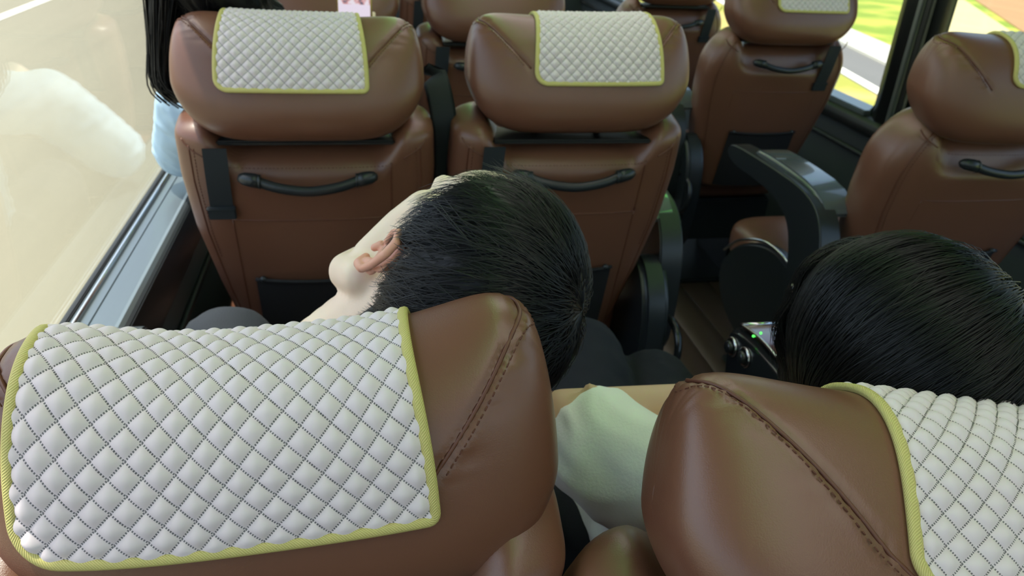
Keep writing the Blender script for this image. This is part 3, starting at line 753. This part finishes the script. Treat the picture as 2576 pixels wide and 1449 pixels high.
HL = np.array(((90, 42), (60, 36), (45, 26), (32, 12), (22, 2), (12, -14), (4, -14), (0, 2), (-8, 8), (-13, -26), (-22, -57), (-40, -68), (-60, -71), (-90, -74)), float)[::-1]
HC = np.array((0, -.012, .030))
def hair_mask(d, soft=9, lift=0):
    az = np.degrees(math.atan2(d[1], abs(d[0]))); el = np.degrees(math.asin(max(-1, min(1, d[2]))))
    return float(sstep((el-np.interp(az, HL[:, 0], HL[:, 1])-lift+soft)/(2*soft)))
def build_hair(head_me, whorl, thick, length, nstr, rad=.00032, npt=9, mask=hair_mask, gravity=None, clump=.10, matname='hair', shell_frac=.72, hang=0, seed=3, jit=1.0, lump=.10):
    rg = np.random.default_rng(seed)
    bvh = BVHTree.FromPolygons([v.co for v in head_me.vertices], [tuple(p.vertices) for p in head_me.polygons])
    w = np.array(whorl, float); w /= np.linalg.norm(w)
    cache = {}
    def R(d):
        k = (round(d[0], 2), round(d[1], 2), round(d[2], 2))
        if k not in cache:
            h = bvh.ray_cast(Vector(HC+d*.4), Vector(-d), .4); cache[k] = (.4-h[3]) if h[0] is not None else .085
        return cache[k]
    # shell
    mb = MB(); a0 = np.array((1, 0, 0)) if abs(w[0]) < .9 else np.array((0, 1, 0)); e1 = np.cross(w, a0); e1 /= np.linalg.norm(e1); e2 = np.cross(w, e1)
    nu, nv = 72, 90; V = np.zeros((nu, nv, 3)); mk = np.zeros((nu, nv))
    for i in range(nu):
        for j in range(nv):
            ph = pi*.97*i/(nu-1); q = 2*pi*j/nv; d = w*cos(ph)+(e1*cos(q)+e2*sin(q))*sin(ph)
            m = mask(d); mk[i, j] = m; t = thick(d)*shell_frac*m*(1+lump*sin(q*23+3*sin(ph*5)))
            V[i, j] = HC+d*(R(d)+t-.003*(1-m))
    f = [q for q in grid_faces(nu, nv, False, True) if max(mk[q[0]//nv, q[0] % nv], mk[q[1]//nv, q[1] % nv], mk[q[2]//nv, q[2] % nv], mk[q[3]//nv, q[3] % nv]) > .25]
    me_v = [V.reshape(-1, 3)]; me_f = list(f); off = nu*nv
    # strands
    VV = []; FF = []
    cl = {}
    n = 0; tries = 0
    while n < nstr and tries < nstr*6:
        tries += 1
        d = rg.normal(size=3)
        if rg.random() < .22: d = w+d*.22      # denser round the crown
        d /= np.linalg.norm(d)
        m = mask(d)
        if rg.random() > m*1.1: continue
        key = tuple(np.round(d/clump).astype(int))
        if key not in cl: cl[key] = rg.normal(size=4)
        c4 = cl[key]
        L = length(d)*(.8+.4*rg.random()); T = thick(d)
        pts = []; dd = d.copy(); cut = .02+.25*rg.random()**2
        st = L/(npt-1)
        off_t = T*(.62+.55*rg.random())+.0012*c4[0]
        tw = (.22*c4[1]+.12*rg.normal())*jit
        for i in range(npt):
            u = i/(npt-1)
            pts.append(HC+dd*(R(dd)+off_t*min(1, .35+u*2.2)*max(m, .15)+hang*0))
            t = dd*np.dot(dd, w)-w; t /= np.linalg.norm(t)+1e-9
            sd_ = np.cross(dd, t); t = t+sd_*(tw+.25*c4[2]*u*jit)
            if gravity is not None: t = t+np.array(gravity)*.6*u
            t = t-dd*np.dot(t, dd); t /= np.linalg.norm(t)+1e-9
            dd = dd+t*st/(R(dd)+off_t); dd /= np.linalg.norm(dd)
            if i >= 2 and mask(dd) < cut: break
        if len(pts) < 3: continue
        pts = np.array(pts)
        # ribbon-like 3 sided tube
        k = len(pts); tt = np.gradient(pts, axis=0); tt /= np.linalg.norm(tt, axis=1, keepdims=True)+1e-12
        nn = pts-HC; nn /= np.linalg.norm(nn, axis=1, keepdims=True); bb = np.cross(tt, nn)
        rr = rad*(1-.75*np.linspace(0, 1, k)**2)[:, None]*(.8+.5*rg.random())
        A = pts+bb*rr*1.3; B = pts-bb*rr*1.3; Cc = pts+nn*rr
        base = off+sum(len(x) for x in VV) if False else off
        VV.append(np.stack([A, Cc, B], 1).reshape(-1, 3))
        for i in range(k-1):
            o_ = off+i*3
            FF.append((o_, o_+1, o_+4, o_+3)); FF.append((o_+1, o_+2, o_+5, o_+4))
        off += k*3; n += 1
    Vall = np.concatenate(me_v+VV); return mesh('hair', Vall, me_f+FF, matname)

def basis(l, u_):
    # rotation whose +z is u_ and whose -x (the left ear side) is l
    u_ = Vector(u_).normalized(); l = Vector(l); l = (l-u_*l.dot(u_)).normalized(); x = -l; y = u_.cross(x)
    return Matrix(((x.x, y.x, u_.x), (x.y, y.y, u_.y), (x.z, y.z, u_.z)))
def cam2world(v): return r2*v[0]+u2*v[1]-fw*v[2]
def px(x, y, d):   # point at photo pixel and depth, to place people from measured positions
    return cam.matrix_world.translation+(r2*((x-1288)/F)-u2*((y-724.5)/F)+fw)*d

def append_mesh(dst_v, dst_f, me, mw, mi, mats):
    o = len(dst_v)
    for v in me.vertices: dst_v.append(mw @ v.co)
    for p in me.polygons: dst_f.append(tuple(i+o for i in p.vertices)); mats.append(mi)

def wrinkle(me, amp):
    # soft cloth folds pushed along the normals
    n = len(me.vertices); co = np.empty(n*3); nr = np.empty(n*3); me.vertices.foreach_get('co', co); me.vertices.foreach_get('normal', nr)
    co = co.reshape(-1, 3); nr = nr.reshape(-1, 3); h = np.empty(n)
    for i, c in enumerate(co.tolist()):
        x, y, z = c
        h[i] = .6*noise.noise((x*26, y*26, z*14))+.7*(1-abs(noise.noise((x*17+5, y*17, z*30+x*22)))*2.4)
    co += nr*(amp*h)[:, None]; me.vertices.foreach_set('co', co.ravel()); me.update()
def person(name, label, head_mw, joints, mats, hair_me, body_voxel=.006, ears=(-1, 1), clothes=(), fingers=(), head_voxel=.0035):
    """joints: chains of (points, radii) in world space, all joined with the head into one skin"""
    mb = MB(); head_shapes(mb); mb.v = [tuple(head_mw @ Vector(v)) for v in mb.v]
    for pts, rad in joints: chain(mb, pts, rad, .35, 7)
    for pts, rad in fingers: chain(mb, pts, rad, .4, 6)
    body = union_mesh(mb, head_voxel, 12)
    v = [x.co.copy() for x in body.vertices]; f = [tuple(p.vertices) for p in body.polygons]; mi = [0]*len(f)
    for s in ears: append_mesh(v, f, EARS[s], head_mw @ Matrix.Translation((s*.0725, -.004, 0)) @ Matrix.Scale(.80, 4) @ Matrix.Translation((-s*.0725, .004, 0)), 1, mi)
    org = Vector(joints[0][0][0]); org.z = 0
    r = empty(name, org); thing(r, label, 'person')
    me = mesh('body', [x-org for x in v], f, mats[0]); me.materials.append(M['ear_skin']); me.polygons.foreach_set('material_index', mi)
    link('body', me, r)
    if hair_me:
        h = link('hair', hair_me, r); h.matrix_world = head_mw; h.matrix_parent_inverse = Matrix.Identity(4); h.matrix_basis = Matrix.Translation(-org) @ head_mw
    for cname, chains, m, vox, lab in clothes:
        mb = MB()
        for pts, rad in chains: chain(mb, pts, rad, .3, 8)
        cm = union_mesh(mb, vox, 5); wrinkle(cm, .0042 if 'shirt' in cname else .003); cm.transform(Matrix.Translation(-org)); cm.materials.append(M[m]); cm.name = cname
        o = link(cname, cm, r, label=lab)
    return r
EARS = {-1: ear_mesh(-1), 1: ear_mesh(1)}
HEAD = make_head()

# --- the sleeping man in the near left seat
mR = basis(cam2world((-.62, .47, .63)), cam2world((.70, .33, .44)))
mC = px(1118, 735, .745)
mMW = Matrix.Translation(mC) @ mR.to_4x4() @ Matrix.Scale(1.10, 4)
def thick_m(d): return .006+.008*sstep((d[2]+.1)/.8)+.006*sstep((-d[1]-.2)/.8)*sstep((d[2]+.35)/.5)
def len_m(d): return .020+.058*sstep((d[2]+.55)/1.0)
hair_m = build_hair(HEAD, (.35, -.38, .86), thick_m, len_m, 5200, seed=4)
neck = mMW @ Vector((0, -.036, -.165))
nb = neck+Vector((-.012, .0, -.04)); LS, RS_ = nb+Vector((-.150, .01, -.085)), nb+Vector((.155, .0, -.085))
hipL, hipR = Vector((-.17, .70, .58)), Vector((-.01, .70, .58))
kneeL, kneeR = Vector((-.215, 1.02, .705)), Vector((.02, 1.06, .64))
ankL, ankR = Vector((-.20, 1.10, .13)), Vector((.02, 1.18, .13))
elL, wrL = Vector((-.285, .80, .80)), Vector((-.13, .95, .74)); elR, wrR = Vector((.12, .76, .70)), Vector((-.02, .95, .68))
pel = Vector((-.09, .70, .58)); che = Vector((-.10, nb.y+.04, .76))
def hand(w, dirv, side, curl=-.3):
    dirv = Vector(dirv).normalized(); sd_ = Vector(side).normalized(); nn = dirv.cross(sd_).normalized(); out = []
    out.append(([w, w+dirv*.05, w+dirv*.085], [.024, .030, .026])); out.append(([w+dirv*.06-sd_*.022, w+dirv*.07+sd_*.022], [.018, .018]))
    for k, (o, L) in enumerate(((-.030, .070), (-.010, .080), (.010, .075), (.029, .060))):
        a = w+dirv*.085+sd_*o; b_ = a+(dirv+nn*curl*.5).normalized()*L*.5; c_ = b_+(dirv+nn*curl*1.6).normalized()*L*.5
        out.append(([a, b_, c_], [.0095, .0085, .007]))
    a = w+dirv*.03-sd_*.025; b_ = a+(dirv*.6-sd_*.8).normalized()*.035; out.append(([a, b_, b_+(dirv*.95-sd_*.3).normalized()*.028], [.012, .010, .008]))
    return out
jm = [([pel, che, nb], [.11, .105, .06]), ([nb, neck, mMW @ Vector((0, -.02, -.05))], [.060, .055, .053]), ([LS, nb, RS_], [.052, .055, .052]),
      ([LS, elL, wrL], [.050, .040, .028]), ([RS_, elR, wrR], [.050, .040, .028]), ([hipL, kneeL, ankL], [.078, .058, .04]), ([hipR, kneeR, ankR], [.078, .058, .04]), ([hipL, pel, hipR], [.09, .1, .09]),
      ([ankL, ankL+Vector((0, .15, -.09))], [.042, .035]), ([ankR, ankR+Vector((0, .15, -.09))], [.042, .035])]
fm = hand(wrL, (.6, .5, -.25), (.5, -.8, .2))+hand(wrR, (-.6, .4, -.2), (.5, .8, 0))
shirt_m = [([pel, che, nb-Vector((0, 0, .045))], [.128, .125, .072]), ([LS, nb-Vector((0, 0, .04)), RS_], [.062, .060, .062]), ([LS, elL, elL.lerp(wrL, .8)], [.062, .052, .038]), ([RS_, elR, elR.lerp(wrR, .8)], [.062, .052, .038])]
pants_m = [([hipL, kneeL, ankL], [.095, .075, .055]), ([hipR, kneeR, ankR], [.095, .075, .055]), ([hipL, pel, hipR], [.11, .125, .11])]
person('person', 'person asleep in a dark navy shirt, head lolling over the near left headrest', mMW, jm, ('skin',), hair_m, fingers=fm, head_voxel=.0034,
       clothes=(('shirt', shirt_m, 'navy', .007, 'dark navy shirt'), ('trousers', pants_m, 'denim', .008, 'dark grey trousers')))

# --- passenger with long black hair in the near right seat, arms crossed
wR = basis(cam2world((-.96, -.05, .20)), cam2world((.10, .80, .42)))
wC = px(2225, 948, .74)
wMW = Matrix.Translation(wC) @ wR.to_4x4()
def mask_w(d): 
    az = np.degrees(math.atan2(d[1], abs(d[0]))); el = np.degrees(math.asin(max(-1, min(1, d[2]))))
    return float(sstep((el-np.interp(az, (-90, 0, 30, 60, 90), (-80, -75, -50, 10, 36))+8)/16))
hair_w = build_hair(HEAD, wR.transposed() @ cam2world((.76, .60, .24)), lambda d: .024+.014*sstep((-d[2]+.4)/1.2), lambda d: .20, 9500, npt=14, mask=mask_w, matname='hair_dark', seed=9, clump=.16, jit=.38, lump=.03, shell_frac=.66)
neckw = wMW @ Vector((0, -.036, -.165))
nb2 = Vector((.44, .60, .835)); LS2, RS2 = Vector((.270, .555, .822)), Vector((.59, .58, .80))
pel2 = Vector((.365, .72, .57)); che2 = Vector((.40, .60, .69))
elL2 = px(1418, 1062, .80); wrL2 = px(1725, 1018, .90)
elR2 = Vector((.58, .62, .62)); tgt = px(1462, 1040, .772); wrR2 = tgt-(tgt-Vector((.58, .62, .62))).normalized()*.158
hL2, hR2 = Vector((.29, .72, .56)), Vector((.44, .72, .56)); kL2, kR2 = Vector((.345, 1.05, .635)), Vector((.475, 1.02, .58)); aL2, aR2 = Vector((.34, 1.12, .13)), Vector((.47, 1.14, .13))
jw = [([pel2, che2, nb2], [.10, .095, .055]), ([nb2, neckw, wMW @ Vector((0, -.02, -.05))], [.055, .052, .053]), ([LS2, nb2, RS2], [.048, .05, .048]),
      ([LS2, elL2, wrL2], [.044, .036, .026]), ([RS2, elR2, wrR2], [.044, .036, .026]), ([hL2, kL2, aL2], [.075, .055, .04]), ([hR2, kR2, aR2], [.075, .055, .04]), ([hL2, pel2, hR2], [.09, .1, .09]),
      ([aL2, aL2+Vector((0, .14, -.09))], [.04, .033]), ([aR2, aR2+Vector((0, .14, -.09))], [.04, .033])]
fdir = (tgt-wrR2)
fwm = hand(wrL2, (.7, .15, -.55), (0, .3, 1), .3)+hand(wrR2, fdir, (.1, .25, 1), .2)
slv = LS2.lerp(elL2, .58)
shirt_w = [([pel2+Vector((0, 0, .05)), che2, nb2-Vector((0, 0, .05))], [.130, .116, .066]), ([LS2, nb2-Vector((0, 0, .06)), RS2], [.060, .056, .056]), ([LS2, slv], [.064, .062]), ([RS2, RS2.lerp(elR2, .7)], [.062, .058])]
pants_w = [([hL2, kL2, aL2], [.092, .078, .055]), ([hR2, kR2, aR2], [.092, .078, .055]), ([hL2, pel2, hR2], [.11, .12, .11])]
person('person', 'person in a white t-shirt with arms crossed in the near right seat', wMW, jw, ('skin_arm',), hair_w, fingers=fwm, head_voxel=.004, ears=(),
       clothes=(('shirt', shirt_w, 'shirt_white', .006, 'white short sleeved shirt'), ('trousers', pants_w, 'navy', .008, 'navy trousers')))

# --- passenger leaning on the left window, seen behind the window-side headrest
pR = basis((-.92, -.2, -.30), (-.30, .05, .95))
pC = Vector((-.245, 1.51, 1.165))
pMW = Matrix.Translation(pC) @ pR.to_4x4()
hair_p = build_hair(HEAD, (0, -.3, .95), lambda d: .020+.016*sstep((-d[2]+.2)), lambda d: .17, 2200, npt=12, mask=mask_w, matname='hair', seed=12, rad=.0005, clump=.2)
nb3 = Vector((-.20, 1.56, .975)); LS3, RS3 = Vector((-.355, 1.66, .920)), Vector((-.03, 1.56, .93)); pel3 = Vector((-.10, 1.68, .58)); che3 = Vector((-.14, 1.60, .80))
elL3, wrL3 = Vector((-.418, 1.80, .778)), Vector((-.20, 1.92, .92)); elR3, wrR3 = Vector((.06, 1.70, .80)), Vector((-.01, 1.90, .93))
hL3, hR3 = Vector((-.18, 1.68, .57)), Vector((-.02, 1.68, .57)); kL3, kR3 = Vector((-.18, 2.05, .60)), Vector((-.02, 2.05, .60)); aL3, aR3 = Vector((-.18, 2.08, .13)), Vector((-.02, 2.08, .13))
jp = [([pel3, che3, nb3], [.10, .095, .055]), ([nb3, pMW @ Vector((0, -.036, -.165)), pMW @ Vector((0, -.02, -.05))], [.053, .05, .05]), ([LS3, nb3, RS3], [.046, .05, .046]),
      ([LS3, elL3, wrL3], [.042, .036, .026]), ([RS3, elR3, wrR3], [.042, .036, .026]), ([hL3, kL3, aL3], [.075, .055, .04]), ([hR3, kR3, aR3], [.075, .055, .04]), ([hL3, pel3, hR3], [.09, .1, .09]),
      ([aL3, aL3+Vector((0, .12, -.09))], [.04, .033]), ([aR3, aR3+Vector((0, .12, -.09))], [.04, .033])]
fp = hand(wrL3, (.6, .4, -.2), (.4, -.6, .2))+hand(wrR3, (.02, .05, .30), (1, -.1, 0), .3)
shirt_p = [([pel3+Vector((0, 0, .05)), che3, nb3-Vector((0, 0, .05))], [.12, .118, .068]), ([LS3, nb3-Vector((0, 0, .03)), RS3], [.062, .058, .06]), ([LS3, elL3, elL3.lerp(wrL3, .6)], [.066, .062, .048]), ([RS3, elR3, elR3.lerp(wrR3, .6)], [.06, .052, .045])]
pants_p = [([hL3, kL3, aL3], [.09, .07, .05]), ([hR3, kR3, aR3], [.09, .07, .05]), ([hL3, pel3, hR3], [.11, .12, .11])]
pp = person('person', 'person in a pale blue shirt leaning on the left window sill behind a headrest', pMW, jp, ('skin',), hair_p, fingers=fp, head_voxel=.005,
       clothes=(('shirt', shirt_p, 'shirt_blue', .006, 'pale blue shirt'), ('trousers', pants_p, 'denim', .008, None)))
# loose hair falling beside the window
rg = np.random.default_rng(5); mb = MB(); org = pp.location
for i in range(420):
    a = rg.normal(size=3); q = rg.normal(size=3)*.35
    s0 = np.array((-.322, 1.47, 1.18))+a*np.array((.011, .03, .02)); mid = np.array((-.344, 1.455, 1.07))+(a+q)*np.array((.008, .016, .008))
    lo = np.array((-.346, 1.45, 1.015))+(a+q)*np.array((.009, .015, .006)); e = np.array((-.318, 1.445, .990))+(a+q)*np.array((.012, .014, .006))
    mb.tube(smooth_path([s0, mid, lo, e], 9)-np.array(org), .0014, 4, False)
chain(mb, [Vector(p)-org for p in ((-.315, 1.475, 1.17), (-.338, 1.47, 1.08), (-.342, 1.465, 1.03), (-.325, 1.46, 1.0))], [.03, .026, .024, .016], .5, 7)
link('hair', mb.done('hair', 'hair', True), pp, label='loose black hair falling beside the window')

# phone held up by that passenger
ph = empty('phone', (-.015, 1.84, 1.02)); ph.rotation_euler = (radians(-6), 0, radians(-6))
link('case', rbox('case', (-.040, 0, 0), (.040, .008, .158), .006, 'phone_case', 3), ph)
b = MB(); b.box((-.0355, -.0012, .006), (.0355, .0005, .152)); link('screen', b.done('screen', 'screen'), ph, label='lit phone screen')
thing(ph, 'lit phone in a gold case held up above the window side headrest', 'phone')
